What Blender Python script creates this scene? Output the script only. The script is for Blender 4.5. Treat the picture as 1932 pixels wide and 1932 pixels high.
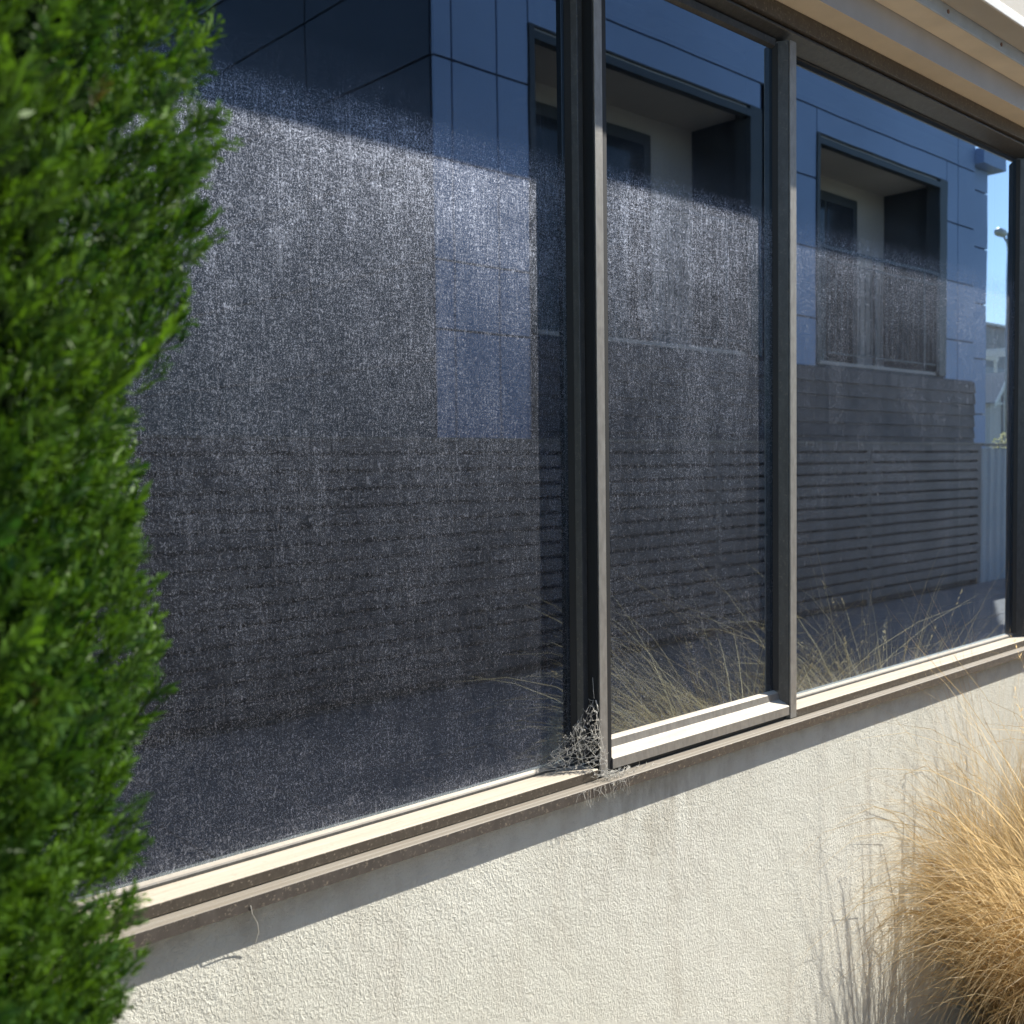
import bpy, math, random
import numpy as np
from mathutils import Matrix, Vector
rnd = random.Random(7)
rng = np.random.default_rng(11)
for o in list(bpy.data.objects):
    bpy.data.objects.remove(o)
S = bpy.context.scene
COL = S.collection

# ------------------------------------------------------------------ camera
# glass plane is y = 0, outdoors is y < 0, the wall runs along +X
CAM = Vector((0, -1.2, 1.5))
yaw, pitch, roll = math.radians(47.2), math.radians(-2.6), math.radians(.72)
f = Vector((math.cos(yaw)*math.cos(pitch), math.sin(yaw)*math.cos(pitch), math.sin(pitch)))
r = f.cross(Vector((0, 0, 1))).normalized()
u = r.cross(f)
r2 = r*math.cos(roll) - u*math.sin(roll)
u2 = u*math.cos(roll) + r*math.sin(roll)
cd = bpy.data.cameras.new('camera')
cam = bpy.data.objects.new('camera', cd)
COL.objects.link(cam)
cam.matrix_world = Matrix(((r2.x, u2.x, -f.x, CAM.x), (r2.y, u2.y, -f.y, CAM.y), (r2.z, u2.z, -f.z, CAM.z), (0, 0, 0, 1)))
cd.sensor_width = 36
cd.lens = 36*1990/1932
cd.clip_start = .02
cd.clip_end = 1500
cd.dof.use_dof = True
cd.dof.focus_distance = 1.75
cd.dof.aperture_fstop = 8.5
S.camera = cam

# ------------------------------------------------------------------ sky, sun, exposure
SUN = Vector((2.2, -1.0, 2.24)).normalized()          # towards the sun
w = bpy.data.worlds.new('World')
S.world = w
w.use_nodes = True
nt = w.node_tree
bg = nt.nodes['Background']
sk = nt.nodes.new('ShaderNodeTexSky')
sk.sky_type = 'NISHITA'
sk.sun_disc = False
sk.sun_elevation = math.asin(SUN.z)
sk.sun_rotation = math.atan2(SUN.x, SUN.y)
sk.altitude = 200
sk.air_density = 1.0
sk.dust_density = .3
sk.ozone_density = 1.5
nt.links.new(sk.outputs[0], bg.inputs[0])
bg.inputs[1].default_value = .12
sl = bpy.data.lights.new('sun', 'SUN')
sl.energy = 5.0
sl.angle = math.radians(.53)
sl.color = (1, .945, .85)
so = bpy.data.objects.new('sun', sl)
COL.objects.link(so)
so.rotation_euler = SUN.to_track_quat('Z', 'Y').to_euler()
so.location = SUN*30
S.view_settings.view_transform = 'Standard'
S.view_settings.look = 'None'
S.view_settings.gamma = 1
S.view_settings.use_curve_mapping = False
S.view_settings.exposure = .85
S.cycles.adaptive_threshold = .025
S.cycles.max_bounces = 6
S.cycles.diffuse_bounces = 3
S.cycles.glossy_bounces = 3
S.cycles.transparent_max_bounces = 6
S.cycles.caustics_reflective = False
S.cycles.caustics_refractive = False

# ------------------------------------------------------------------ helpers
def link(o, parent=None):
    COL.objects.link(o)
    if parent is not None:
        o.parent = parent
    return o
def empty(name, loc=(0, 0, 0), label=None, cat=None, group=None):
    o = bpy.data.objects.new(name, None)
    o.empty_display_size = .1
    o.location = loc
    link(o)
    tag(o, label, cat, group)
    return o
def tag(o, label=None, cat=None, group=None, kind=None):
    for k, v in (('label', label), ('category', cat), ('group', group), ('kind', kind)):
        if v:
            o[k] = v
    return o
def mesh_np(name, V, F, mat, parent=None, smooth=False, col=None):
    """V (n,3), F (m,k) numpy"""
    V = np.asarray(V, np.float32)
    F = np.asarray(F, np.int32)
    me = bpy.data.meshes.new(name)
    m, k = F.shape
    me.vertices.add(len(V))
    me.vertices.foreach_set('co', V.ravel())
    me.loops.add(m*k)
    me.loops.foreach_set('vertex_index', F.ravel())
    me.polygons.add(m)
    me.polygons.foreach_set('loop_start', np.arange(0, m*k, k, dtype=np.int32))
    me.polygons.foreach_set('loop_total', np.full(m, k, np.int32))
    if smooth:
        me.polygons.foreach_set('use_smooth', np.ones(m, bool))
    me.update(calc_edges=True)
    if col is not None:
        a = me.color_attributes.new('tint', 'FLOAT_COLOR', 'POINT')
        c = np.ones((len(V), 4), np.float32)
        c[:, :3] = np.asarray(col, np.float32)
        a.data.foreach_set('color', c.ravel())
    me.materials.append(mat)
    o = bpy.data.objects.new(name, me)
    return link(o, parent)
class MB:
    def __init__(s):
        s.v = []; s.f = []
    def box(s, x0, x1, y0, y1, z0, z1):
        n = len(s.v)
        s.v += [(x, y, z) for z in (z0, z1) for y in (y0, y1) for x in (x0, x1)]
        s.f += [tuple(n+i for i in q) for q in ((0, 2, 3, 1), (4, 5, 7, 6), (0, 1, 5, 4), (2, 6, 7, 3), (0, 4, 6, 2), (1, 3, 7, 5))]
        return s
    def prof(s, pts, x0, x1):
        """closed yz profile extruded along x (ccw seen from +x)"""
        n = len(s.v); k = len(pts)
        s.v += [(x0, y, z) for y, z in pts] + [(x1, y, z) for y, z in pts]
        for i in range(k):
            j = (i+1) % k
            s.f.append((n+i, n+k+i, n+k+j, n+j))
        s.f.append(tuple(n+i for i in range(k)))
        s.f.append(tuple(n+k+i for i in reversed(range(k))))
        return s
    def profz(s, pts, z0, z1):
        """closed xy profile extruded along z"""
        n = len(s.v); k = len(pts)
        s.v += [(x, y, z0) for x, y in pts] + [(x, y, z1) for x, y in pts]
        for i in range(k):
            j = (i+1) % k
            s.f.append((n+i, n+j, n+k+j, n+k+i))
        s.f.append(tuple(n+i for i in reversed(range(k))))
        s.f.append(tuple(n+k+i for i in range(k)))
        return s
    def tube(s, pts, rad, k=6):
        pts = [Vector(p) for p in pts]
        n = len(s.v)
        if not hasattr(rad, '__len__'):
            rad = [rad]*len(pts)
        for i, p in enumerate(pts):
            d = (pts[min(i+1, len(pts)-1)]-pts[max(i-1, 0)]).normalized()
            a = d.orthogonal().normalized(); b = d.cross(a)
            if i and (a.dot(pa) < 0):
                pass
            if i:
                a = (pa - d*pa.dot(d)).normalized(); b = d.cross(a)
            pa = a
            for j in range(k):
                t = 2*math.pi*j/k
                s.v.append(tuple(p + (a*math.cos(t)+b*math.sin(t))*rad[i]))
        for i in range(len(pts)-1):
            for j in range(k):
                q = (j+1) % k
                s.f.append((n+i*k+j, n+i*k+q, n+i*k+k+q, n+i*k+k+j))
        s.f.append(tuple(n+j for j in reversed(range(k))))
        s.f.append(tuple(n+(len(pts)-1)*k+j for j in range(k)))
        return s
    def build(s, name, mat, parent=None, bevel=0, smooth=False):
        me = bpy.data.meshes.new(name)
        me.from_pydata(s.v, [], s.f)
        import bmesh
        bm = bmesh.new(); bm.from_mesh(me)
        bmesh.ops.recalc_face_normals(bm, faces=bm.faces)
        bm.to_mesh(me); bm.free()
        if smooth:
            for p in me.polygons:
                p.use_smooth = True
        me.materials.append(mat)
        o = bpy.data.objects.new(name, me)
        link(o, parent)
        if bevel:
            b = o.modifiers.new('bevel', 'BEVEL')
            b.width = bevel; b.segments = 2; b.limit_method = 'ANGLE'
        return o
def box(name, mat, parent, x0, x1, y0, y1, z0, z1, bevel=0):
    return MB().box(min(x0, x1), max(x0, x1), min(y0, y1), max(y0, y1), min(z0, z1), max(z0, z1)).build(name, mat, parent, bevel)

# ------------------------------------------------------------------ materials
class NT:
    def __init__(s, name):
        s.m = bpy.data.materials.new(name)
        s.m.use_nodes = True
        s.t = s.m.node_tree
        s.out = s.t.nodes['Material Output']
        s.p = s.t.nodes['Principled BSDF']
    def n(s, typ, **k):
        nd = s.t.nodes.new('ShaderNode'+typ)
        for a, b in k.items():
            if a.startswith('i_'):
                key = a[2:]
                key = int(key) if key.isdigit() else key.replace('_', ' ')
                nd.inputs[key].default_value = b
            else:
                setattr(nd, a, b)
        return nd
    def l(s, a, b):
        s.t.links.new(a, b)
    def coord(s, scale=(1, 1, 1), kind='Object', rot=(0, 0, 0)):
        c = s.n('TexCoord')
        mp = s.n('Mapping')
        mp.inputs['Scale'].default_value = scale
        mp.inputs['Rotation'].default_value = rot
        s.l(c.outputs[kind], mp.inputs[0])
        return mp.outputs[0]
    def noise(s, vec, scale, detail=2, rough=.5, dist=0):
        n = s.n('TexNoise', i_Scale=scale, i_Detail=detail, i_Roughness=rough, i_Distortion=dist)
        s.l(vec, n.inputs['Vector'])
        return n.outputs['Fac']
    def ramp(s, fac, *stops):
        rp = s.n('ValToRGB')
        e = rp.color_ramp.elements
        while len(e) < len(stops):
            e.new(.5)
        for el, (p, c) in zip(e, stops):
            el.position = p
            el.color = (c, c, c, 1) if not hasattr(c, '__len__') else (*c, 1)
        s.l(fac, rp.inputs[0])
        return rp.outputs[0]
    def math(s, op, a, b=None, clamp=False):
        n = s.n('Math', operation=op)
        n.use_clamp = clamp
        for i, x in enumerate((a, b)):
            if x is None:
                continue
            if hasattr(x, 'links'):
                s.l(x, n.inputs[i])
            else:
                n.inputs[i].default_value = x
        return n.outputs[0]
    def mix(s, fac, a, b, blend='MIX'):
        n = s.n('Mix', data_type='RGBA', blend_type=blend)
        for sock, x in ((n.inputs[0], fac), (n.inputs[6], a), (n.inputs[7], b)):
            if hasattr(x, 'links'):
                s.l(x, sock)
            elif hasattr(x, '__len__'):
                sock.default_value = (*x, 1) if len(x) == 3 else x
            else:
                sock.default_value = x
        return n.outputs[2]
    def bump(s, h, strength=.3, dist=.01):
        b = s.n('Bump', i_Strength=strength, i_Distance=dist)
        s.l(h, b.inputs['Height'])
        s.l(b.outputs[0], s.p.inputs['Normal'])
        return b
    def set(s, **k):
        for a, b in k.items():
            sock = s.p.inputs[a.replace('_', ' ')]
            if hasattr(b, 'links'):
                s.l(b, sock)
            elif hasattr(b, '__len__'):
                sock.default_value = (*b, 1) if len(b) == 3 else b
            else:
                sock.default_value = b
        return s.m

def simple(name, c, rough=.6, metal=0, var=.12, scale=6, bump=0, bscale=60):
    m = NT(name)
    v = m.coord()
    nz = m.noise(v, scale, 5, .6)
    f0 = m.ramp(nz, (.3, 1-var), (.7, 1+var*.3))
    colr = m.mix(1.0, c, f0, 'MULTIPLY')
    m.set(Base_Color=colr, Roughness=rough, Metallic=metal)
    if bump:
        m.bump(m.noise(v, bscale, 4), bump, .004)
    return m.m

def stucco():
    m = NT('stucco_render')
    v = m.coord()
    big = m.noise(v, 2.2, 4, .6)
    mid = m.noise(v, 14, 4, .6)
    c = m.mix(m.ramp(big, (.35, 0), (.65, 1)), (.60, .595, .515), (.655, .65, .575))
    c = m.mix(m.ramp(mid, (.3, .18), (.55, 0)), c, (.44, .415, .35))
    # dribble stains that run down from the sill
    dv = m.coord((9, 9, 1.1))
    st = m.ramp(m.noise(dv, 2.2, 4, .65), (.52, 0), (.72, .30))
    c = m.mix(st, c, (.42, .38, .31))
    sp = m.n('TexVoronoi', i_Scale=34.0)
    m.l(v, sp.inputs['Vector'])
    pit = m.ramp(sp.outputs['Distance'], (.035, .8), (.06, 0))
    sel = m.ramp(m.noise(v, 7, 2), (.57, 0), (.62, 1))
    c = m.mix(m.math('MULTIPLY', pit, sel), c, (.16, .14, .11))
    # grime washed down from the leaking corner under the sash
    xyz = m.n('SeparateXYZ'); m.l(v, xyz.inputs[0])
    gx = m.ramp(m.math('ABSOLUTE', m.math('SUBTRACT', xyz.outputs[0], 1.42)), (0, 1), (.30, 0))
    gz = m.ramp(xyz.outputs[2], (.66, 0), (.93, 1))
    gn = m.ramp(m.noise(m.coord((1, 1, .35)), 26, 5, .7), (.40, 0), (.66, .75))
    c = m.mix(m.math('MULTIPLY', m.math('MULTIPLY', gx, gz), gn), c, (.30, .265, .20))
    band = m.math('MULTIPLY', m.ramp(xyz.outputs[2], (.90, 0), (.96, .5)), m.ramp(m.noise(v, 22, 4, .7), (.45, 0), (.65, 1)))
    c = m.mix(band, c, (.33, .30, .25))
    m.set(Base_Color=c, Roughness=.93)
    tv = m.coord((1, 1.3, .85), rot=(.5, math.radians(31), .7))
    h = m.math('ADD', m.noise(tv, 225, 3, .62, .6), m.math('MULTIPLY', m.noise(v, 34, 2), .7))
    # the trowelled finish is coarser in some patches than in others
    h = m.math('MULTIPLY', h, m.ramp(big, (.3, .6), (.7, 1.0)))
    m.bump(h, 1.0, .0031)
    return m.m

def aluminium(name, dirt=.35, dark=(.105, .095, .08), pale=1.0):
    """bronze anodised frame: pale settled dust on faces that look up, grime elsewhere"""
    m = NT(name)
    v = m.coord()
    sv = m.coord((1.5, 40, 40))
    grime = m.noise(m.coord((30, 30, 12)), 3.2, 3, .6)
    spot = m.noise(v, 210, 3, .6)
    base = m.mix(m.ramp(grime, (.35, 0), (.7, 1)), dark, tuple(min(1, x*1.35) for x in dark))
    base = m.mix(m.ramp(spot, (.58, 0), (.72, dirt)), base, (.36, .31, .24))
    gm = m.n('NewGeometry')
    sx = m.n('SeparateXYZ')
    m.l(gm.outputs['Normal'], sx.inputs[0])
    up = m.ramp(sx.outputs[2], (.35, 0), (.85, 1))
    streak = m.noise(sv, 3, 4, .7)
    dust = m.mix(m.ramp(streak, (.3, 0), (.7, 1)), tuple(x*pale for x in (.50, .43, .335)), tuple(x*pale for x in (.60, .55, .46)))
    dust = m.mix(m.ramp(m.noise(v, 120, 4, .7), (.55, 0), (.75, .35)), dust, (.30, .25, .18))
    c = m.mix(m.math('MULTIPLY', up, .93), base, dust)
    met = m.math('MULTIPLY', m.math('SUBTRACT', 1, up), .45)
    ro = m.math('ADD', .42, m.math('MULTIPLY', up, .3))
    m.set(Base_Color=c, Metallic=met, Roughness=ro)
    m.bump(m.math('ADD', streak, m.math('MULTIPLY', spot, .6)), .12, .002)
    return m.m

def glass(name, seed, dens, z_top=1.96):
    """dark solar glass; a film of wind-blown dust and dried rain streaks lies on it"""
    m = NT(name)
    m.t.nodes.remove(m.p)
    v = m.coord()
    off = m.n('Mapping'); off.inputs['Location'].default_value = (seed*3.7, 0, seed*1.3); m.l(v, off.inputs[0]); v = off.outputs[0]
    def st(sx, sz, rot=0):
        mp = m.n('Mapping'); mp.inputs['Scale'].default_value = (sx, 1, sz); mp.inputs['Rotation'].default_value = (0, rot, 0)
        m.l(v, mp.inputs[0]); return mp.outputs[0]
    F0 = m.n('Fresnel', i_IOR=1.52).outputs[0]        # two coated panes: several mirroring layers
    rf = m.math('DIVIDE', m.math('MULTIPLY', F0, 8.0), m.math('ADD', 1, m.math('MULTIPLY', F0, 7.0)))
    tr = m.n('BsdfTransparent'); tr.inputs[0].default_value = (.10, .12, .135, 1)
    gl = m.n('BsdfGlossy'); gl.inputs['Color'].default_value = (.64, .82, 1.0, 1); gl.inputs['Roughness'].default_value = 0.0
    # slight waviness of toughened glass
    wb = m.n('Bump', i_Strength=.008, i_Distance=.01); m.l(m.noise(v, 5, 1), wb.inputs['Height'])
    m.l(wb.outputs[0], gl.inputs['Normal'])
    g = m.n('MixShader'); m.l(rf, g.inputs[0]); m.l(tr.outputs[0], g.inputs[1]); m.l(gl.outputs[0], g.inputs[2])
    # dust: fine specks, dried dribbles and a thin haze; grains scatter most near the mirror direction
    s1 = m.ramp(m.noise(st(1, .60, .30), 390, 2, .65, .8), (.52, 0), (.74, 1.25))
    s2 = m.ramp(m.noise(st(1.0, .8, -.6), 760, 1, .6), (.53, 0), (.72, 1.2))
    s3 = m.ramp(m.noise(st(1, .09), 300, 1, .6), (.46, 0), (.74, 1))
    s5 = m.ramp(m.noise(st(1, .8), 120, 1, .6, 1.0), (.67, 0), (.75, 1))
    s4 = m.ramp(m.noise(st(.14, 1), 340, 1, .6), (.50, 0), (.74, 1))
    patch = m.ramp(m.noise(v, 7, 4, .7), (.30, .62), (.72, 1.28))
    wipe = m.ramp(m.noise(st(.5, 1, .9), 4, 3, .6, 1.2), (.42, .86), (.58, 1.10))
    streak = m.ramp(m.noise(st(1, .07), 24, 4, .65), (.3, .78), (.72, 1.22))
    drip = m.ramp(m.noise(st(1, .035), 60, 2, .5), (.66, 0), (.74, .55))
    sp = m.math('ADD', m.math('MULTIPLY', s1, .70), m.math('MULTIPLY', s2, .85))
    sp = m.math('ADD', sp, m.math('MULTIPLY', s3, .24))
    sp = m.math('ADD', sp, m.math('MULTIPLY', s5, .50))
    sp = m.math('ADD', sp, m.math('MULTIPLY', drip, m.ramp(m.noise(v, 8, 2), (.45, 0), (.6, .6))))
    sp = m.math('ADD', sp, m.math('MULTIPLY', s4, .26))
    sp = m.math('ADD', sp, .07)
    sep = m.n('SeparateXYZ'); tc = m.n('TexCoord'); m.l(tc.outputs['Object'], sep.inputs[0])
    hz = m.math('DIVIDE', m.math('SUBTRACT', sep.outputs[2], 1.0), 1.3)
    prof = m.ramp(hz, (0, .50), (.04, .23), (.30, .22), (.55, .33), (.66, .52), (.72, .64), (.742, .58), (.770, .10), (.82, .025), (1, .010))  # dust by height; thinned above the eave's shadow line to put its shade in
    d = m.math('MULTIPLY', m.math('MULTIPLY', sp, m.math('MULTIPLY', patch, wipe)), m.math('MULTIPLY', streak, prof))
    d = m.math('MULTIPLY', d, dens, clamp=True)
    df = m.n('BsdfDiffuse')
    gd = m.n('BsdfGlossy'); gd.inputs['Roughness'].default_value = .50; gd.inputs['Color'].default_value = (.77, .83, .98, 1)
    df.inputs[0].default_value = (.50, .52, .56, 1)
    dd = m.n('MixShader'); dd.inputs[0].default_value = .80; m.l(df.outputs[0], dd.inputs[1]); m.l(gd.outputs[0], dd.inputs[2])
    mx = m.n('MixShader'); m.l(d, mx.inputs[0]); m.l(g.outputs[0], mx.inputs[1]); m.l(dd.outputs[0], mx.inputs[2])
    m.l(mx.outputs[0], m.out.inputs[0])
    return m.m

def foliage(name, rough=.55, transl=.3, glow=(1.25, 1.25, .6)):
    m = NT(name)
    m.t.nodes.remove(m.p)
    a = m.n('Attribute', attribute_name='tint')
    d = m.n('BsdfDiffuse'); t = m.n('BsdfTranslucent'); g = m.n('BsdfGlossy'); g.inputs['Roughness'].default_value = rough
    m.l(a.outputs['Color'], d.inputs[0])
    tcol = m.mix(1.0, a.outputs['Color'], glow, 'MULTIPLY')
    m.l(tcol, t.inputs[0])
    x = m.n('MixShader'); x.inputs[0].default_value = transl
    m.l(d.outputs[0], x.inputs[1]); m.l(t.outputs[0], x.inputs[2])
    y = m.n('MixShader'); y.inputs[0].default_value = .025; m.l(x.outputs[0], y.inputs[1]); m.l(g.outputs[0], y.inputs[2])
    m.l(y.outputs[0], m.out.inputs[0])
    return m.m

M = {}
M['stucco'] = stucco()
M['frame'] = aluminium('charcoal_bronze_aluminium', .2, (.070, .072, .073))
M['sill'] = aluminium('grimy_aluminium', .8, (.10, .085, .068))
M['ledge'] = aluminium('weathered_aluminium', .9, (.095, .085, .075), .46)
M['lip'] = aluminium('worn_aluminium', .2, (.26, .25, .23))  # paler than the frame metal; front flanges and lower sash rail
M['rubber'] = simple('black_rubber', (.012, .013, .014), .6)
M['tan'] = simple('tan_painted_board', (.92, .82, .64), .55, 0, .10, 9)  # warm bounced light is put into this soffit board colour
M['flash'] = simple('grey_metal_flashing', (.50, .50, .52), .38, .2, .10, 9)  # grey of the outward soffit step stands for sky light on it
M['zinc'] = simple('pale_zinc_strip', (.52, .60, .70), .4, .1, .2, 14)  # blue tint stands for sky light on the outward strip
M['cream'] = simple('cream_fascia_paint', (.55, .51, .43), .5, 0, .10, 8)
M['white'] = simple('white_trim_paint', (.80, .79, .75), .45, 0, .08, 12)
M['screw'] = simple('rusty_screw', (.30, .17, .14), .5, .4)
M['room'] = simple('interior_paint', (.30, .29, .28), .8)
M['carpet'] = simple('dark_carpet', (.05, .05, .055), .95)
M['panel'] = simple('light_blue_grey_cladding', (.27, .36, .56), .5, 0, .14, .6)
M['panel_dark'] = simple('charcoal_cladding', (.025, .036, .06), .5, 0, .2, .6)  # same cladding as the front, with the side wall's shade put into the colour
M['joint'] = simple('dark_joint', (.05, .055, .06), .8)
M['taupe'] = simple('taupe_balcony_wall', (.52, .46, .42), .8, 0, .12, 1)
M['trim'] = simple('charcoal_trim', (.045, .05, .055), .5)
M['dglass'] = simple('dark_door_glass', (.02, .025, .03), .1)
M['backing'] = simple('shade_cloth', (.08, .075, .085), .9)
M['board'] = simple('brown_weatherboard', (.115, .088, .08), .7, 0, .25, 3)
M['slat'] = simple('dark_stained_slat', (.15, .13, .132), .6, 0, .40, 4)
M['cap'] = simple('weathered_timber_cap', (.22, .195, .165), .7, 0, .2, 5)
M['ribbed'] = simple('blue_grey_ribbed_steel', (.30, .34, .39), .45, 0, .08, 2)
M['paver'] = simple('pinkish_concrete_paver', (.29, .235, .205), .85, 0, .18, 2.2, .25, 90)
M['grout'] = simple('paver_joint_sand', (.20, .18, .155), .95)
M['soil'] = simple('pale_gravel_mulch', (.42, .37, .30), .95, 0, .4, 20, .8, 60)  # unseen bed made pale to bounce light onto the soffit
M['land'] = simple('dry_lawn_ground', (.20, .19, .12), .95, 0, .3, .3)
M['roof'] = simple('grey_roof_sheet', (.22, .23, .25), .5, 0, .1, 1)
M['houseW'] = simple('pale_house_render', (.62, .60, .58), .8, 0, .08, .7)
M['steel'] = simple('galvanised_steel', (.30, .32, .33), .4, .7)
M['lamp'] = simple('grey_lamp_housing', (.55, .55, .52), .4)
M['web'] = simple('dusty_spider_silk', (.62, .60, .54), .7, 0, .2, 80)
M['bark'] = simple('brown_bark', (.10, .065, .04), .9, 0, .3, 20, .8, 60)
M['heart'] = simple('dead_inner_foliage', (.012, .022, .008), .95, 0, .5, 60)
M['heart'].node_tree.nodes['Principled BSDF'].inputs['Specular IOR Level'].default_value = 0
M['leaf'] = foliage('conifer_scale_foliage', .5, .38)
M['straw'] = foliage('dry_grass_blade', .45, .62, (1.4, 1.32, 1.2))

# ------------------------------------------------------------------ ground
def sheet(name, mat, x0, x1, y0, y1, z, label, cat):
    o = mesh_np(name, [(x0, y0, z), (x1, y0, z), (x1, y1, z), (x0, y1, z)], [(0, 1, 2, 3)], mat)
    return tag(o, label, cat, kind='structure')
sheet('ground', M['land'], -600, 600, -600, 600, -.03, 'flat dry ground spreading around the buildings', 'ground')
sheet('garden_bed', M['soil'], -4, 9, -1.15, -.04, .012, 'narrow pale gravel bed at the foot of the rendered wall', 'garden bed')
pv = sheet('paving', M['grout'], -6, 26, -4.35, -1.16, -.012, 'paved yard of pinkish slabs between the wall and the slat fence', 'paving')
s0 = None
for i in range(40):
    for j in range(5):
        x, y = -1.8+i*.61, -1.17-(j+1)*.61
        if s0 is None:
            s0 = MB().box(-.30, .30, 0, .60, -.03, .006).build('paver', M['paver'], pv, .006)
            o = s0
        else:
            o = bpy.data.objects.new('paver', s0.data)
            link(o, pv)
        o.location = (x+.305, y, rnd.uniform(-.002, .002))
        o.rotation_euler = (rnd.uniform(-.002, .002), rnd.uniform(-.002, .002), rnd.uniform(-.004, .004))

# ------------------------------------------------------------------ near building: wall, window, eave
bld = empty('rendered_building', (1.5, .1, 0), 'cream stucco building with a wide dusty three-pane window under its eave', 'building')
def P(o):                       # parent while keeping world coordinates
    o.matrix_parent_inverse = Matrix.Translation(-Vector(bld.location))
    return o
X0, X1 = -.02, 3.11             # window opening
WY = -.035                      # face of the stucco
YF = -.042                      # front plane of the frame
def wall_mesh():
    xs = [-4, X0, X1, 9]; zs = [-.1, .963, 2.372, 3.0]
    b = MB()
    b.box(xs[0], xs[3], WY, .2, zs[0], zs[1])
    b.box(xs[0], xs[1], WY, .2, zs[1], zs[2])
    b.box(xs[2], xs[3], WY, .2, zs[1], zs[2])
    b.box(xs[0], xs[3], WY, .2, zs[2], zs[3])
    return b
P(wall_mesh().build('wall', M['stucco'], bld))
rm = MB()
rm.box(-4, 9, 5.0, 5.2, 0, 2.7); rm.box(-4.2, -4, .2, 5.2, 0, 2.7); rm.box(9, 9.2, .2, 5.2, 0, 2.7); rm.box(-4, 9, .2, 5, 2.7, 2.8)
P(rm.build('interior_wall', M['room'], bld))
P(box('interior_floor', M['carpet'], bld, -4, 9, .2, 5, 0, .05))
P(box('roof', M['roof'], bld, -4.2, 9.2, -.25, 5.4, 3.202, 3.28))

MX1, MX3, JX = 1.238, 1.809, 3.006      # where each pane meets its upright
ZB, ZT = 1.003, 2.3205
win = P(MB().prof([(.055, .9838), (YF, .9838), (YF, .9985), (YF+.0015, 1.0000), (-.0045, 1.0022), (.055, 1.0022)][::-1], X0, MX1+.02).build('window', M['sill'], bld, .0008))
win['label'] = 'bronze aluminium window with two fixed panes and a narrow opening sash between them'
MB().prof([(.055, .9838), (YF, .9838), (YF, .9985), (YF+.0015, 1.0000), (-.0045, 1.0022), (.055, 1.0022)][::-1], MX3+.0385, X1).build('bottom_rail', M['sill'], win, .0008)
MB().prof([(.06, 2.3180), (-.0005, 2.3180), (YF, 2.3325), (YF, 2.3370), (.06, 2.3370)], X0, X1).build('head_rail', M['frame'], win, .0012)
MB().box(X0, X1, -.034, .05, 2.3372, 2.3400).build('head_groove', M['rubber'], win)
MB().box(X0, X1, -.0505, .05, 2.3402, 2.3725).build('head_flashing', M['sill'], win, .001)
MB().profz([(X0, YF), (X0, .06), (X0+.03, .06), (X0+.03, 0), (X0+.012, YF)], 1.0024, 2.3178).build('jamb', M['frame'], win, .001)
MB().profz([(X1, YF), (JX+.055, YF), (JX, -.0005), (JX, .06), (X1, .06)], 1.0024, 2.3178).build('jamb', M['frame'], win, .001)
for a0, a1 in ((X0+.03, MX1), (MX3+.034, JX)):
    MB().prof([(0, 1.0024), (-.0042, 1.0024), (-.0044, 1.0060), (-.0030, 1.0085), (0, 1.0125)][::-1], a0, a1).build('glazing_bead', M['frame'], win, .0004)
    MB().prof([(-.0004, 2.3178), (-.0022, 2.3184), (-.0024, 2.3155), (-.0004, 2.3140)], a0, a1).build('top_gasket', M['rubber'], win)
c = MB()
c.prof([(.06, .9632), (-.0600, .9632), (-.0600, .9795), (-.0588, .9808), (-.0515, .9815), (-.051, .9807), (-.0500, .9817), (-.04, .9826), (.06, .9826)][::-1], X0-.01, X1+.01)
c.build('sub_sill', M['ledge'], win, .0006)
# splayed mullion beside the big near pane, with its drained groove
MB().profz([(MX1, -.0005), (MX1+.0105, -.0185), (MX1+.06, -.0185), (MX1+.06, .055), (MX1, .055)][::-1], 1.0024, 2.3178).build('mullion', M['frame'], win, .0008)
MB().box(MX1+.022, MX1+.055, -.0395, -.0187, .985, 2.3178).build('mullion_groove', M['rubber'], win)
# opening sash: left stile with its flange, two rails, then the right-hand mullion
LX = 1.2630
MB().profz([(LX, YF), (LX, YF+.0035), (LX+.028, YF+.0035), (LX+.030, -.0100), (LX+.037, -.0100), (LX+.0305, -.0250), (LX+.0275, -.0265), (LX+.0180, YF)][::-1], .9865, 2.3178).build('sash_stile', M['lip'], win, .0006)
GY = -.012                      # the sash glass sits farther out
MB().profz([(1.8240, YF+.0035), (MX3, GY+.001), (MX3, .05), (1.8474, .05), (1.8474, YF+.0035)], .9840, 2.3178).build('mullion', M['frame'], win, .0006)
MB().profz([(1.8250, YF), (1.8250, YF+.0033), (1.8474, YF+.0033), (1.8474, YF)], .9840, 2.3178).build('mullion_lip', M['lip'], win, .0008)
for xx, yy, z_ in ((MX1, 0, 1.0128), (MX3, GY, 1.0398), (JX, 0, 1.0128)):
    MB().profz([(xx-.0012, yy-.0003), (xx+.0038, yy-.0095), (xx+.0062, yy-.0090), (xx+.002, yy-.0003)], z_, 2.3135).build('pane_gasket', M['rubber'], win)
sx0, sx1 = LX+.0305, MX3+.012
MB().prof([(-.010, .9925), (YF, .9925), (YF, 1.0095), (YF+.0015, 1.0110), (-.0235, 1.0200), (-.0220, 1.0215), (-.0205, 1.0345), (-.0185, 1.0365), (GY-.0003, 1.0395), (-.010, 1.0395)][::-1], sx0, sx1).build('sash_rail', M['lip'], win, .0005)
MB().prof([(-.010, 2.3176), (-.0215, 2.3205), (-.0210, 2.3165), (-.0195, 2.3080), (GY-.0003, 2.3040), (-.010, 2.3040)], sx0, sx1-.014).build('sash_rail', M['frame'], win, .0005)
MB().box(sx0, sx1, -.034, -.005, .9828, .9923).build('sash_groove', M['rubber'], win)
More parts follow.
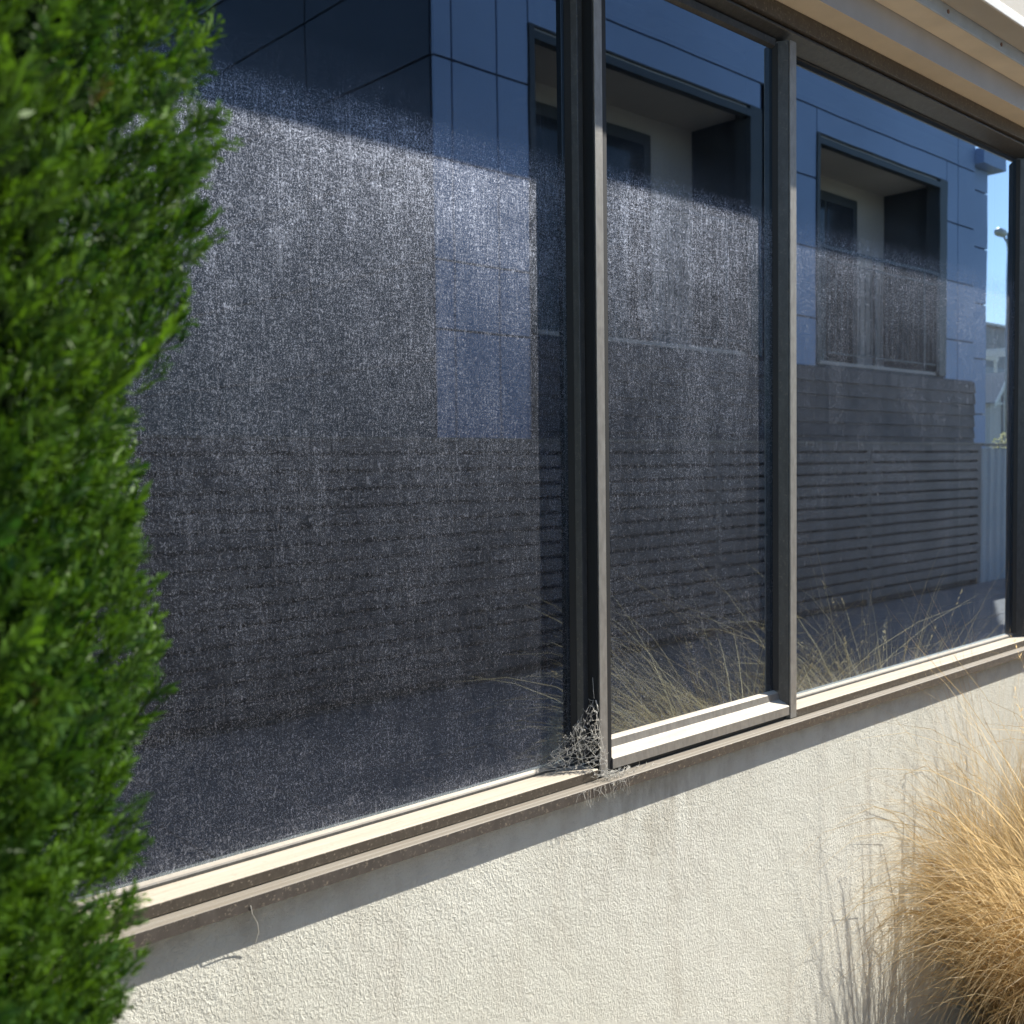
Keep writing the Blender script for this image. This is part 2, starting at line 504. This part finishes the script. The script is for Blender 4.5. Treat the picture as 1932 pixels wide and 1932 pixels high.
def pane(x0, x1, y, z0, z1, mat, lab):
    o = mesh_np('glass_pane', [(x0, y, z0), (x1, y, z0), (x1, y, z1), (x0, y, z1)], [(0, 1, 2, 3)], mat, win)
    o['label'] = lab
pane(X0+.02, MX1+.01, 0, .998, 2.325, glass('dusty_glass_near', 1, 1.0), 'wide dusty pane nearest the conifer')
pane(sx0-.003, MX3+.004, GY, 1.03, 2.318, glass('dusty_glass_sash', 2, .90), 'narrow dusty pane of the opening sash')
pane(MX3+.01, JX+.01, 0, .998, 2.325, glass('dusty_glass_far', 3, .66), 'far pane, the cleanest of the three')
# eave above
eave = P(MB().box(-4.2, 9.2, -.222, WY-.002, 2.486, 3.2).build('eave', M['cream'], bld))
def E(name, mat, y0, y1, z0, z1, bev=.001):
    return MB().box(-4.2, 9.2, y0, y1, z0, z1).build(name, mat, eave, bev)
E('soffit_board', M['tan'], -.1035, WY-.0005, 2.3735, 2.485)
n = 8
curve = [(-.1040-.0045*math.sin(math.pi*i/n*.5), 2.3730+.0545*i/n) for i in range(n+1)]
MB().prof(curve + [(-.1085, 2.485), (-.1040, 2.485)], -4.2, 9.2).build('soffit_flashing', M['flash'], eave)
E('soffit_board', M['tan'], -.1640, -.1087, 2.4275, 2.485)
E('drip_strip', M['zinc'], -.1680, -.1642, 2.4265, 2.485)
E('soffit_board', M['cream'], -.2250, -.1682, 2.4550, 2.485)
E('fascia_lip', M['white'], -.2300, -.2252, 2.4540, 2.4760, .0015)
E('fascia_board', M['cream'], -.2285, -.2252, 2.4762, 3.05)
# gutter at the roof edge
gp = [(-.2300, 3.060), (-.345, 3.060), (-.352, 3.070), (-.355, 3.190), (-.350, 3.190), (-.346, 3.075), (-.340, 3.068), (-.2350, 3.068), (-.2350, 3.19), (-.2300, 3.19)]
MB().prof(gp, -4.2, 9.2).build('gutter', M['white'], eave)
sm = None
for i in range(20):
    x = .35+i*.31
    if sm is None:
        sm = MB().tube([(0, -.0015, 0), (0, 0, 0)], .0045, 8).build('screw', M['screw'], eave)
        o = sm
    else:
        o = bpy.data.objects.new('screw', sm.data); link(o, eave)
    o.location = (x+rnd.uniform(-.03, .03), -.1682, 2.442)

# ------------------------------------------------------------------ foliage builders
def sprig_mesh(seed, n=13, L=.034):
    """one flat scaly spray of cypress: an axis with alternating side twigs, each a thin folded blade"""
    g = np.random.default_rng(seed)
    V = []; F = []
    def twig(p, q, w):
        p = np.array(p); q = np.array(q)
        d = q-p; d = d/np.linalg.norm(d)
        a = np.cross(d, g.normal(0, 1, 3)); a /= (np.linalg.norm(a)+1e-9)
        m = p+(q-p)*.55
        k = len(V)
        V.extend([p, m+a*w, q, m-a*w])
        F.append((k, k+1, k+2)); F.append((k, k+2, k+3))
    twig((0, 0, 0), (0, 0, L), .0011)
    twig((0, 0, L*.4), (0, .001, L*1.08), .0013)
    for i in range(n):
        t = .10+.86*i/n
        s = 1 if i % 2 else -1
        ln = L*(.46*(1-t)**.7+.16)*g.uniform(.75, 1.2)
        an = math.radians(g.uniform(24, 46))*s
        y = g.uniform(-.3, .3)
        p = np.array([0, 0, L*t])
        q = p+ln*np.array([math.sin(an), y, math.cos(an)])
        twig(p, q, g.uniform(.0009, .0014))
        for h in (.45,):
            m_ = p+(q-p)*h
            an2 = an+math.radians(g.choice([-34, 34]))
            q2 = m_+ln*.5*np.array([math.sin(an2), y*.7, math.cos(an2)])
            twig(m_, q2, g.uniform(.0009, .0013))
    return np.array(V), np.array(F)
def orient(dirs, rolls):
    """rotation matrices whose z axis is dirs"""
    z = dirs/np.linalg.norm(dirs, axis=1, keepdims=True)
    h = np.where(np.abs(z[:, 2:3]) > .95, [[1., 0, 0]], [[0, 0, 1.]])
    x = np.cross(h, z); x /= np.linalg.norm(x, axis=1, keepdims=True)
    y = np.cross(z, x)
    c = np.cos(rolls)[:, None]; s = np.sin(rolls)[:, None]
    return np.stack([x*c+y*s, y*c-x*s, z], axis=2)
def scatter(protos, pos, dirs, scale, tint):
    Vs, Fs, Cs = [], [], []
    base = 0
    R = orient(dirs, rng.uniform(0, 2*np.pi, len(pos)))
    pick = rng.integers(0, len(protos), len(pos))
    for k, (v, fa) in enumerate(protos):
        idx = np.where(pick == k)[0]
        if not len(idx):
            continue
        vv = np.einsum('nij,mj->nmi', R[idx], v)*scale[idx][:, None, None]+pos[idx][:, None, :]
        Vs.append(vv.reshape(-1, 3))
        ff = fa[None]+(np.arange(len(idx))*len(v))[:, None, None]+base
        Fs.append(ff.reshape(-1, 3))
        # tips of a spray are a little paler than its base
        tp = (.8+.45*np.clip(v[:, 2]/v[:, 2].max(), 0, 1))[None, :, None]
        Cs.append((tint[idx][:, None, :]*tp).reshape(-1, 3))
        base += len(idx)*len(v)
    return np.concatenate(Vs), np.concatenate(Fs), np.concatenate(Cs)

# ------------------------------------------------------------------ the conifer by the window
CX, CY = .05, -.45
con = empty('conifer_shrub', (CX, CY, 0), 'dense bright green columnar conifer standing close to the window', 'shrub')
def rad(z, th):
    base = np.interp(z, [.05, .3, .7, 1.0, 1.11, 1.145, 1.18, 1.24, 1.31, 1.46, 1.53, 1.585, 1.64, 1.68, 1.75, 1.84, 2.0, 2.2, 2.45, 2.62], [.08, .15, .17, .185, .202, .222, .236, .244, .248, .254, .258, .278, .282, .288, .291, .303, .302, .26, .15, .02])
    lump = .006*np.sin(3*th+z*9)+.005*np.sin(5*th-z*17+1)+.005*np.sin(9*th+z*31)+.005*np.sin(2*th+z*23+2)
    return base*1.0+lump*np.clip(base/.2, 0, 1)
N = 47000
z = .06+2.55*rng.random(N)**.95
th = rng.uniform(0, 2*np.pi, N)
dep = 1-.26*rng.random(N)**1.5
dep[:9000] = rng.uniform(.62, .84, 9000)
rr = rad(z, th)*dep - .011
pos = np.stack([np.cos(th)*rr, np.sin(th)*rr, z], 1)
dirs = np.stack([np.cos(th), np.sin(th), np.zeros(N)], 1)*rng.uniform(.45, 1.0, (N, 1))+np.array([0, 0, 1])*rng.uniform(.55, 1.2, (N, 1))+rng.normal(0, .20, (N, 3))
sc = rng.uniform(.5, .98, N)
# a few longer shoots break the outline
sc[-300:] = rng.uniform(1.4, 2.0, 300)
mixv = np.clip(rng.normal(.45, .26, N)+.28*np.sin(4*th+z*8)*np.sin(z*13+th), 0, 1)[:, None]
tint = np.array([.020, .064, .010])*(1-mixv)+np.array([.100, .200, .016])*mixv
brown = rng.random(N) < .006
tint[brown] = (.09, .075, .03)
V, F, C = scatter([sprig_mesh(k) for k in range(4)], pos, dirs, sc, tint)
cr = mesh_np('crown', V, F, M['leaf'], con, False, C)
# dark core added inside the shrub for its shaded gaps; keeps the daylight out
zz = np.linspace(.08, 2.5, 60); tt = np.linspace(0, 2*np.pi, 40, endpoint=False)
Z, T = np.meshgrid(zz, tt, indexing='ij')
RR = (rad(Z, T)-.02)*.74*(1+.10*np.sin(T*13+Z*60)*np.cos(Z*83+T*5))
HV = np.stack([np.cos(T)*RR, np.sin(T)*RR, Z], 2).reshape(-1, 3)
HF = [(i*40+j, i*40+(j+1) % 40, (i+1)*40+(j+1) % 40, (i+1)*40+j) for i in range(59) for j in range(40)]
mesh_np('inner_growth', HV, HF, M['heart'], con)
tb = MB()
tb.tube([(0, 0, -.02), (.01, 0, .6), (0, .01, 1.4), (.005, 0, 2.4)], [.035, .03, .02, .006], 8)
for i in range(60):
    zz = .15+i*.037; t = i*2.4
    R_ = float(rad(np.array(zz), np.array(t)))*.75
    tb.tube([(0, 0, zz-.04), (math.cos(t)*R_*.5, math.sin(t)*R_*.5, zz+.01), (math.cos(t)*R_, math.sin(t)*R_, zz+.09)], [.006, .004, .0015], 5)
tb.build('trunk', M['bark'], con, smooth=True)

# ------------------------------------------------------------------ straw-coloured grass clumps
def blades(n, R0, Lr, lean, width, g, droop=1.0, stiff=False):
    """arching ribbons: (V, F, C)"""
    k = 9
    th = g.uniform(0, 2*np.pi, n)
    r0 = R0*np.sqrt(g.random(n))
    L = g.uniform(*Lr, n)
    a0 = np.abs(g.normal(0, lean[0], n))+.02 + .35*r0/R0*lean[0]      # start angle from vertical
    bend = g.uniform(lean[1], lean[2], n)*droop                      # total bend
    tt = np.linspace(0, 1, k)
    ang = a0[:, None]+bend[:, None]*tt[None]**1.7
    ds = L[:, None]/(k-1)
    rx = np.cumsum(np.sin(ang)*ds, 1)-np.sin(ang[:, :1])*ds
    rz = np.cumsum(np.cos(ang)*ds, 1)-np.cos(ang[:, :1])*ds
    th2 = th+g.normal(0, .35, n)
    sw = g.normal(0, .05, n)[:, None]*tt[None]**2*L[:, None]
    px = np.cos(th)[:, None]*r0[:, None]+np.cos(th2)[:, None]*rx-np.sin(th2)[:, None]*sw
    py = np.sin(th)[:, None]*r0[:, None]+np.sin(th2)[:, None]*rx+np.cos(th2)[:, None]*sw
    Pp = np.stack([px, py, rz], 2)
    ra = g.uniform(0, np.pi, n)
    side = np.stack([-np.sin(th2)*np.cos(ra), np.cos(th2)*np.cos(ra), np.sin(ra)], 1)[:, None, :]
    wd = (width*g.uniform(.6, 1.3, n))[:, None]*np.clip(1.05-tt[None]**2.2, .12, 1)
    A = Pp+side*wd[..., None]*.5; B = Pp-side*wd[..., None]*.5
    V = np.stack([A, B], 2).reshape(-1, 3)
    i = np.arange(k-1)
    q = np.stack([2*i, 2*i+1, 2*i+3, 2*i+2], 1)
    F = (q[None]+(np.arange(n)*2*k)[:, None, None]).reshape(-1, 4)
    mixv = g.random(n)[:, None]
    c = np.array([.34, .245, .115])*(1-mixv)+np.array([.66, .55, .35])*mixv
    C = np.repeat(c, 2*k, 0)*np.tile(np.repeat(np.linspace(.75, 1.12, k), 2), n)[:, None]
    return V, F, C, Pp
def grass(x, y, scale, nb, seed, label, stalks, group, base=.13, wide=1.0):
    g = np.random.default_rng(seed)
    root = empty('ornamental_grass', (x, y, .012), label, 'grass clump', group)
    parts = [blades(int(nb*.72), base*scale, (.62*scale, 1.0*scale), (.13, .7, 2.4), .0024*wide, g),
             blades(int(nb*.28), (base+.03)*scale, (.30*scale, .75*scale), (.17, .5, 2.0), .0022*wide, g)]
    parts.append(blades(int(nb*.06), .14*scale, (1.0*scale, 1.38*scale), (.16, .6, 2.0), .0023*wide, g))
    Vs = []; Fs = []; Cs = []; n = 0
    for V, F, C, _ in parts:
        Vs.append(V); Fs.append(F+n); Cs.append(C); n += len(V)
    V = np.concatenate(Vs)
    lim = -y+WY-.006                                # blades lean on the wall instead of passing through it
    V[:, 1] = np.where(V[:, 1] > lim-.03, lim-.03*np.exp(-(V[:, 1]-lim+.03)/.03), V[:, 1])
    o = mesh_np('blades', V, np.concatenate(Fs), M['straw'], root, False, np.concatenate(Cs))
    # flowering stalks, straighter and taller, with small seed heads
    V, F, C, Pp = blades(stalks, .10*scale, (.80*scale, 1.12*scale), (.15, .1, 1.3), .0022, g)
    SV = [V]; SF = [F]; SC = [C]; n = len(V)
    for i in range(stalks):
        for t in range(16):
            a = Pp[i, 7]+(Pp[i, 8]-Pp[i, 7])*g.uniform(-.1, 1)
            d = (Pp[i, 8]-Pp[i, 7]); d = d/np.linalg.norm(d)+g.normal(0, .35, 3)
            e = a+d/np.linalg.norm(d)*.013
            s = g.normal(0, 1, 3); s = s/np.linalg.norm(s)*.0011
            SV.append(np.array([a, (a+e)/2+s, e, (a+e)/2-s])); SF.append(np.array([[n, n+1, n+2, n+3]])); SC.append(np.tile([[.60, .47, .27]], (4, 1))); n += 4
    V = np.concatenate(SV)
    V[:, 1] = np.minimum(V[:, 1], lim)
    mesh_np('seed_stalks', V, np.concatenate(SF), M['straw'], root, False, np.concatenate(SC))
    return root
grass(2.80, -.33, 1.02, 6500, 3, 'large straw-coloured grass clump cut off by the right edge, against the stucco wall', 22, 'dry grass clumps along the wall', .27)
grass(2.92, -.86, .98, 3200, 5, 'straw-coloured grass clump mirrored low in the narrow sash pane', 22, 'dry grass clumps along the wall', .13, 1.5)
grass(4.00, -.88, .92, 2200, 6, 'small straw-coloured grass clump mirrored low in the middle of the far pane', 10, 'dry grass clumps along the wall', .13, 1.5)

# ------------------------------------------------------------------ cobweb on the mullion foot
g = random.Random(5)
cw = MB()
A = Vector((1.258, -.034, 1.115)); B = Vector((1.165, -.004, 1.012)); Cc = Vector((1.266, -.056, .985)); D = Vector((1.2, -.03, 1.014))
def onweb():
    while True:
        a, b_ = g.random(), g.random()
        if a+b_ <= 1:
            break
    p = A*(1-a-b_)+B*a+Cc*b_
    bulge = (1-a-b_)*(a+b_)*.03
    return p+Vector((-.3, -.6, 0))*bulge+Vector((g.gauss(0, .004), g.gauss(0, .005), g.gauss(0, .004)))
net = [onweb() for i in range(520)]
for i, p in enumerate(net):
    near = sorted(range(len(net)), key=lambda j: (net[j]-p).length)[1:4]
    for j in near:
        if j > i or g.random() < .4:
            q = net[j]
            cw.tube([p, (p+q)/2+Vector((g.gauss(0, .0007), g.gauss(0, .0007), -abs(g.gauss(0, .0008)))), q], g.choice([.00014, .00018, .00024, .0003]), 3)
    if g.random() < .25:
        cw.tube([p+Vector((-.0004, 0, 0)), p+Vector((.0004, 0, .0003))], .0005, 4)      # a crumb of dust
for i in range(40):
    t = g.random(); p = A.lerp(B if g.random() < .5 else Cc, t)
    q = onweb(); cw.tube([p, p.lerp(q, .5)+Vector((0, 0, -.004)), q], .0003, 3)
cw.tube([A, A+Vector((-.002, 0, .015)), A+Vector((.001, .004, .034))], .0004, 3)
cw.tube([A+Vector((0, -.003, -.002)), A+Vector((.001, -.006, -.012)), A+Vector((.003, -.005, -.018))], .0011, 4)
wb = cw.build('cobweb', M['web'])
tag(wb, 'tangled dusty cobweb at the foot of the mullion beside the near pane', 'cobweb')
cw = MB()
for i in range(170):
    x = 1.262+abs(g.gauss(0, .05)); p = Vector((x, -.050+g.gauss(0, .005), .984+g.random()*.010*max(0, 1-(x-1.262)/.12)))
    q = p+Vector((g.gauss(0, .008), g.gauss(0, .004), g.gauss(0, .004)))
    cw.tube([p, q], g.choice([.0002, .0003]), 3)
for i in range(70):
    p = Vector((1.19+g.random()*.14, -.061, .979)); q = p+Vector((g.gauss(0, .006), g.uniform(-.004, .012), -g.random()*.03))
    cw.tube([p, (p+q)/2+Vector((g.gauss(0, .004), 0, 0)), q], .0002, 3)
tag(cw.build('web_threads', M['web']), 'thin web threads stretched along the sill gap below the sash', 'cobweb', kind='stuff')
cw = MB()
pts = [Vector((.6155, -.0610, .9700)), Vector((.6180, -.0600, .9590)), Vector((.6290, -.052, .9420)), Vector((.6330, -.047, .9280)), Vector((.6310, -.042, .9120))]
cw.tube(pts, .0006, 4)
tag(cw.build('loose_thread', M['web']), 'pale loose thread hanging below the sill near the conifer', 'thread')

# ------------------------------------------------------------------ slat fence across the yard
FY = -4.2
fen = empty('slat_fence', (6, FY, 0), 'dark horizontal slat fence with a flat cap, mirrored in the panes', 'fence')
def FP(o):
    o.matrix_parent_inverse = Matrix.Translation(-Vector(fen.location)); return o
px = [-3.0+2.6*i for i in range(7)]        # posts, the last at 12.6
for i, x in enumerate(px):
    FP(box('post', M['slat'], fen, x-.045, x+.045, FY-.11, FY-.022, -.1, 1.64))
sm = None
for i in range(len(px)-1):
    for k in range(15):
        zc = .08+k*.108
        if sm is None:
            sm = FP(MB().box(-1.299, 1.299, -.02, 0, 0, .080).build('slat', M['slat'], fen, .004)); o = sm
        else:
            o = bpy.data.objects.new('slat', sm.data); link(o, fen); FP(o)
        o.location = ((px[i]+px[i+1])/2, FY+rnd.uniform(-.002, .002), zc)
FP(box('fence_backing', M['backing'], fen, px[0], px[-1], FY-.14, FY-.115, 0, 1.62))
FP(box('cap', M['cap'], fen, px[0]-.05, px[-1]+.05, FY-.15, FY+.012, 1.664, 1.680))
rb = empty('ribbed_fence', (17, FY-.06, 0), 'blue-grey ribbed steel fence continuing past the slat fence, mirrored in the far pane', 'fence')
for k in range(5):
    x0 = 12.7+k*2.4
    b = MB(); n = 24
    pts = []
    for i in range(n*2+1):
        x = x0+2.38*i/(n*2)
        pts.append((x, FY-.06+(.018 if (i//1) % 4 in (1, 2) else 0)))
    ring = pts+[(p[0], p[1]-.004) for p in reversed(pts)]
    b.profz(ring, 0, 1.62)
    o = b.build('fence_sheet', M['ribbed'], rb); o.matrix_parent_inverse = Matrix.Translation(-Vector(rb.location))
o = box('cap', M['cap'], rb, 12.66, 24.7, FY-.12, FY+.0, 1.645, 1.675); o.matrix_parent_inverse = Matrix.Translation(-Vector(rb.location))
# sunlit shrub leaning over the cap where both fences meet
def leafy(name, loc, R, n, seed, label, cat, col0, col1, size=.035):
    g = np.random.default_rng(seed)
    root = empty(name, loc, label, cat)
    d = g.normal(0, 1, (n, 3)); d /= np.linalg.norm(d, axis=1, keepdims=True)
    p = d*np.array(R)*(g.random((n, 1))**.4)+np.array([0, 0, loc[2]*0+R[2]*1.15])
    a = g.normal(0, 1, (n, 3)); a /= np.linalg.norm(a, axis=1, keepdims=True)
    b_ = np.cross(a, g.normal(0, 1, (n, 3))); b_ /= np.linalg.norm(b_, axis=1, keepdims=True)
    s = size*g.uniform(.6, 1.3, (n, 1))
    V = np.stack([p-a*s, p+b_*s*.45, p+a*s, p-b_*s*.45], 1).reshape(-1, 3)
    F = np.arange(n*4).reshape(-1, 4)
    mv = g.random((n, 1))
    C = np.repeat(np.array(col0)*(1-mv)+np.array(col1)*mv, 4, 0)
    mesh_np('crown', V, F, M['straw'], root, False, C)
    t = MB().tube([(0, 0, -.05), (.02, 0, R[2]*.7), (0, .02, R[2]*1.4)], [.03, .02, .008], 7)
    for k in range(8):
        t.tube([(0, 0, R[2]*.4), (math.cos(k)*R[0]*.7, math.sin(k)*R[1]*.7, R[2]*1.2)], [.01, .004], 5)
    t.build('trunk', M['bark'], root, smooth=True)
leafy('leafy_bush', (14.05, FY-.32, .0), (.55, .22, .86), 2600, 21, 'sunlit pale leafy bush at the end of the slat fence, mirrored in the far pane', 'bush', (.20, .22, .09), (.62, .56, .36))

# ------------------------------------------------------------------ building opposite
BY = -5.0
ap = empty('apartment_building', (10, BY, 0), 'pale panelled building with recessed balconies, mirrored blue in the panes', 'building')
def A_(o):
    o.matrix_parent_inverse = Matrix.Translation(-Vector(ap.location)); return o
XL, XE, XR, HT, HE = 5.0, 14.22, 14.74, 5.95, 5.41
O1, O2, OZ = (5.98, 9.20), (10.28, 13.37), (2.56, 5.03)
bk = MB()
y0, y1, yb = BY-.03, BY-.85, BY-16
def slab(x0, x1, z0, z1):
    bk.box(x0, x1, y1, y0, z0, z1)
bk.box(XL+.03, XE, yb, y1, 0, HT)
slab(XL+.03, XE, 0, OZ[0]); slab(XL+.03, O1[0], OZ[0], OZ[1]); slab(O1[1], O2[0], OZ[0], OZ[1]); slab(O2[1], XE, OZ[0], OZ[1])
slab(XL+.03, XE, OZ[1], HT)
bk.box(XE, XR-.03, yb, BY-.09, 0, HE)
A_(bk.build('wall', M['joint'], ap))
def panel(x0, x1, z0, z1, y=BY, m='panel'):
    g_ = .009
    A_(box('panel', M[m], ap, x0+g_, x1-g_, y-.026, y, z0+g_, z1-g_, .002))
zr = [2.52, 3.04, 3.79, 4.54, 5.295]
c_ = (XL, 5.18, 5.64, O1[0], O1[1], 9.31, O2[0], O2[1], 13.71, XE)
for i in (0, 1, 2, 4, 5, 7, 8):
    if c_[i] in (O1[0], O2[0]):
        continue
    for a, b in zip(([.05, 1.55] if i < 3 else [])+zr[:-1], ([1.55, zr[0]] if i < 3 else [])+zr[1:]):
        panel(c_[i], c_[i+1], a, b)
panel(O1[1], 9.31, zr[0], zr[1])
for a, b in zip(zr[1:-1], zr[2:]):
    panel(O1[1], 9.31, a, b)
for o_ in (O1, O2):
    panel(o_[0], o_[1], OZ[1], zr[-1])
panel(XL, 13.71, zr[-1], HT); panel(13.71, XE, zr[-1], HT)
for a, b in zip([0, 1.35, 2.10, 2.85, 3.60, 4.35, 5.10], [1.35, 2.10, 2.85, 3.60, 4.35, 5.10, HE]):
    panel(XE, XR, a, b, BY-.06)
# end wall on the left, its panels darkened to stand for shade
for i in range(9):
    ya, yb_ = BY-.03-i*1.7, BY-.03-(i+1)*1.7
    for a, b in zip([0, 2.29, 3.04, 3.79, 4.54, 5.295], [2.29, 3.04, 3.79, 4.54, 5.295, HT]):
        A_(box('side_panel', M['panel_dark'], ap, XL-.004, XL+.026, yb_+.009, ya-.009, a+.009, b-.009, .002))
# weatherboards of the lower storey
for k in range(17):
    za = -.03+k*.15
    A_(MB().prof([(BY-.025, za), (BY+.030, za), (BY+.008, za+.147), (BY-.025, za+.147)][::-1], O1[0]-.01, XE-.02).build('weatherboard', M['board'], ap))
# balconies
for q, o_ in enumerate((O1, O2)):
    x0, x1 = o_
    A_(box('balcony_back_wall', M['taupe'], ap, x0+.06, x1-.06, y1+.002, y1+.03, OZ[0]+.02, OZ[1]-.02))
    A_(box('balcony_ceiling', M['taupe'], ap, x0+.06, x1-.06, y1+.03, y0-.002, OZ[1]-.04, OZ[1]-.003))
    A_(box('balcony_floor', M['taupe'], ap, x0+.06, x1-.06, y1+.03, y0-.002, OZ[0]+.003, OZ[0]+.04))
    t = MB()
    t.box(x0+.002, x0+.06, y1+.03, BY+.014, OZ[0]+.002, OZ[1]-.002); t.box(x1-.20, x1-.002, BY-.17, BY+.014, OZ[0]+.002, OZ[1]-.002)
    t.box(x0+.06, x1-.2, BY-.07, BY+.014, OZ[1]-.11, OZ[1]-.042)
    A_(t.build('opening_trim', M['trim'], ap))
    da, db = ((6.55, 8.42), (11.02, 12.55))[q]
    d = A_(box('balcony_door', M['trim'], ap, da, db, y1+.031, y1+.07, OZ[0]+.04, 4.80))
    dm = (da+db)/2
    for a, b in ((da+.09, dm-.03), (dm+.03, db-.12)):
        box('door_pane', M['dglass'], d, a, b, y1+.072, y1+.08, OZ[0]+.14, 4.68)
    rl = MB()
    rl.box(x0+.06, x1-.2, BY-.03, BY+.005, 3.82, 3.855)
    rr_ = A_(rl.build('railing', M['trim'], ap))
    box('lower_rail', M['trim'], rr_, x0+.06, x1-.2, BY-.025, BY-.005, 3.69, 3.71)
    box('lower_rail', M['trim'], rr_, x0+.06, x1-.2, BY-.025, BY-.005, 2.68, 2.70)
    x = x0+.16
    while x < x1-.22:
        box('baluster', M['trim'], rr_, x-.006, x+.006, BY-.021, BY-.009, 2.70, 3.69)
        x += .13
    for x in (x0+.08, (x0+x1)/2-.25, x1-.6, x1-.23):
        box('railing_post', M['trim'], rr_, x-.018, x+.018, BY-.035, BY+.008, 2.61, 3.82)
A_(box('rear_wing', M['joint'], ap, XL+.03, XE-3, yb, BY-6.9, HT+.09, 9.2))
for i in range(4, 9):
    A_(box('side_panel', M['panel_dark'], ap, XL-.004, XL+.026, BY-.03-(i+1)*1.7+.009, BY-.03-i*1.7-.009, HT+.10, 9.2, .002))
A_(box('roof', M['roof'], ap, XL-.02, XE, yb, BY-.001, HT+.002, HT+.08))
A_(box('eave_soffit', M['panel'], ap, XE+.01, 14.95, BY-5, BY+.10, HE+.002, HE+.20))

# ------------------------------------------------------------------ far things seen in the strip of sky
def at(x, y, Y):
    """virtual pixel (1932 scale) -> real point on the plane y = -Y"""
    v = (f*1990+r2*(x-966)-u2*(y-966))
    t = (Y-CAM.y)/v.y
    p = CAM+v*t
    return Vector((p.x, -p.y, p.z))
p0 = at(1903, 445, 13.0)
lampo = empty('street_lamp', (p0.x, p0.y, 0), 'tall grey street lamp with a flat head against the mirrored sky', 'street lamp')
MB().tube([(0, 0, -.03), (0, 0, 4), (0, 0, p0.z+.1)], [.09, .07, .05], 10).build('pole', M['steel'], lampo, smooth=True)
MB().tube([(0, 0, p0.z-.55), (-.10, 0, p0.z-.22), (-.42, 0, p0.z-.02)], [.035, .035, .03], 8).build('bracket', M['steel'], lampo, smooth=True)
h = MB().tube([(-.25, 0, p0.z+.0), (-.42, 0, p0.z+.03), (-.75, 0, p0.z+.03), (-1.0, 0, p0.z-.01)], [.05, .13, .14, .03], 10).build('lamp_head', M['lamp'], lampo, smooth=True)
h.scale = (1, 1, 1)
p1 = at(1890, 705, 20.0)
hs = empty('gabled_house', (p1.x, p1.y, 0), 'small pale gabled house with white bargeboards, far off in the mirrored gap', 'house')
ax = p1.z; hw = 1.35
b = MB(); b.profz([(-hw, 0), (hw, 0), (hw, -7), (-hw, -7)], 0, ax-1.25)
n = len(b.v); b.v += [(-hw, 0, ax-1.25), (hw, 0, ax-1.25), (0, 0, ax-.08), (-hw, -7, ax-1.25), (hw, -7, ax-1.25), (0, -7, ax-.08)]
b.f += [(n, n+1, n+2), (n+3, n+5, n+4)]
b.build('wall', M['houseW'], hs)
for s in (-1, 1):
    b = MB(); n = 0
    b.v = [(0, .35, ax), (s*(hw+.3), .35, ax-1.5), (s*(hw+.3), -7.3, ax-1.5), (0, -7.3, ax), (0, .35, ax+.06), (s*(hw+.3), .35, ax-1.44), (s*(hw+.3), -7.3, ax-1.44), (0, -7.3, ax+.06)]
    b.f = [(0, 1, 2, 3), (4, 7, 6, 5), (0, 4, 5, 1), (1, 5, 6, 2), (2, 6, 7, 3), (3, 7, 4, 0)]
    b.build('roof', M['roof'], hs)
    b = MB()
    b.v = [(0, .36, ax-.17), (s*(hw+.3), .36, ax-1.67), (s*(hw+.3), .36, ax-1.43), (0, .36, ax+.07), (0, .42, ax-.17), (s*(hw+.3), .42, ax-1.67), (s*(hw+.3), .42, ax-1.43), (0, .42, ax+.07)]
    b.f = [(0, 1, 2, 3), (4, 7, 6, 5), (0, 4, 5, 1), (1, 5, 6, 2), (2, 6, 7, 3), (3, 7, 4, 0)]
    b.build('bargeboard', M['white'], hs)
box('wall_post', M['roof'], hs, -.04, .04, .02, .08, 0, ax-.3)
box('window_band', M['white'], hs, -hw+.02, hw-.02, .02, .07, ax-1.5, ax-1.38)
p2 = at(1890, 615, 26.0)
sh = empty('grey_warehouse', (p2.x, p2.y, 0), 'long grey flat-roofed building far behind the gabled house', 'building')
box('wall', M['roof'], sh, -9, 14, -10, 0, 0, p2.z-.15)
box('roof', M['steel'], sh, -9.2, 14.2, -10.2, .3, p2.z-.148, p2.z)
for k in range(7):
    box('wall_sheet', M['houseW'] if k % 2 else M['ribbed'], sh, -8.9+k*3.2, -5.8+k*3.2, .02, .05, .1, p2.z-2.6)
b = MB()
q = at(1890, 668, 22.5)
pg = empty('white_pergola', (q.x, q.y, 0), 'white timber pergola frame in front of the grey building', 'pergola')
for x in (-1.6, 1.6):
    for y in (-1, 1):
        box('post', M['white'], pg, x-.06, x+.06, y-.06, y+.06, 0, q.z-.2)
for y in (-1, 1):
    box('beam', M['white'], pg, -1.9, 1.9, y-.05, y+.05, q.z-.2, q.z)
for i in range(8):
    x = -1.7+i*.48
    box('rafter', M['white'], pg, x-.03, x+.03, -1.3, 1.3, q.z+.002, q.z+.14)
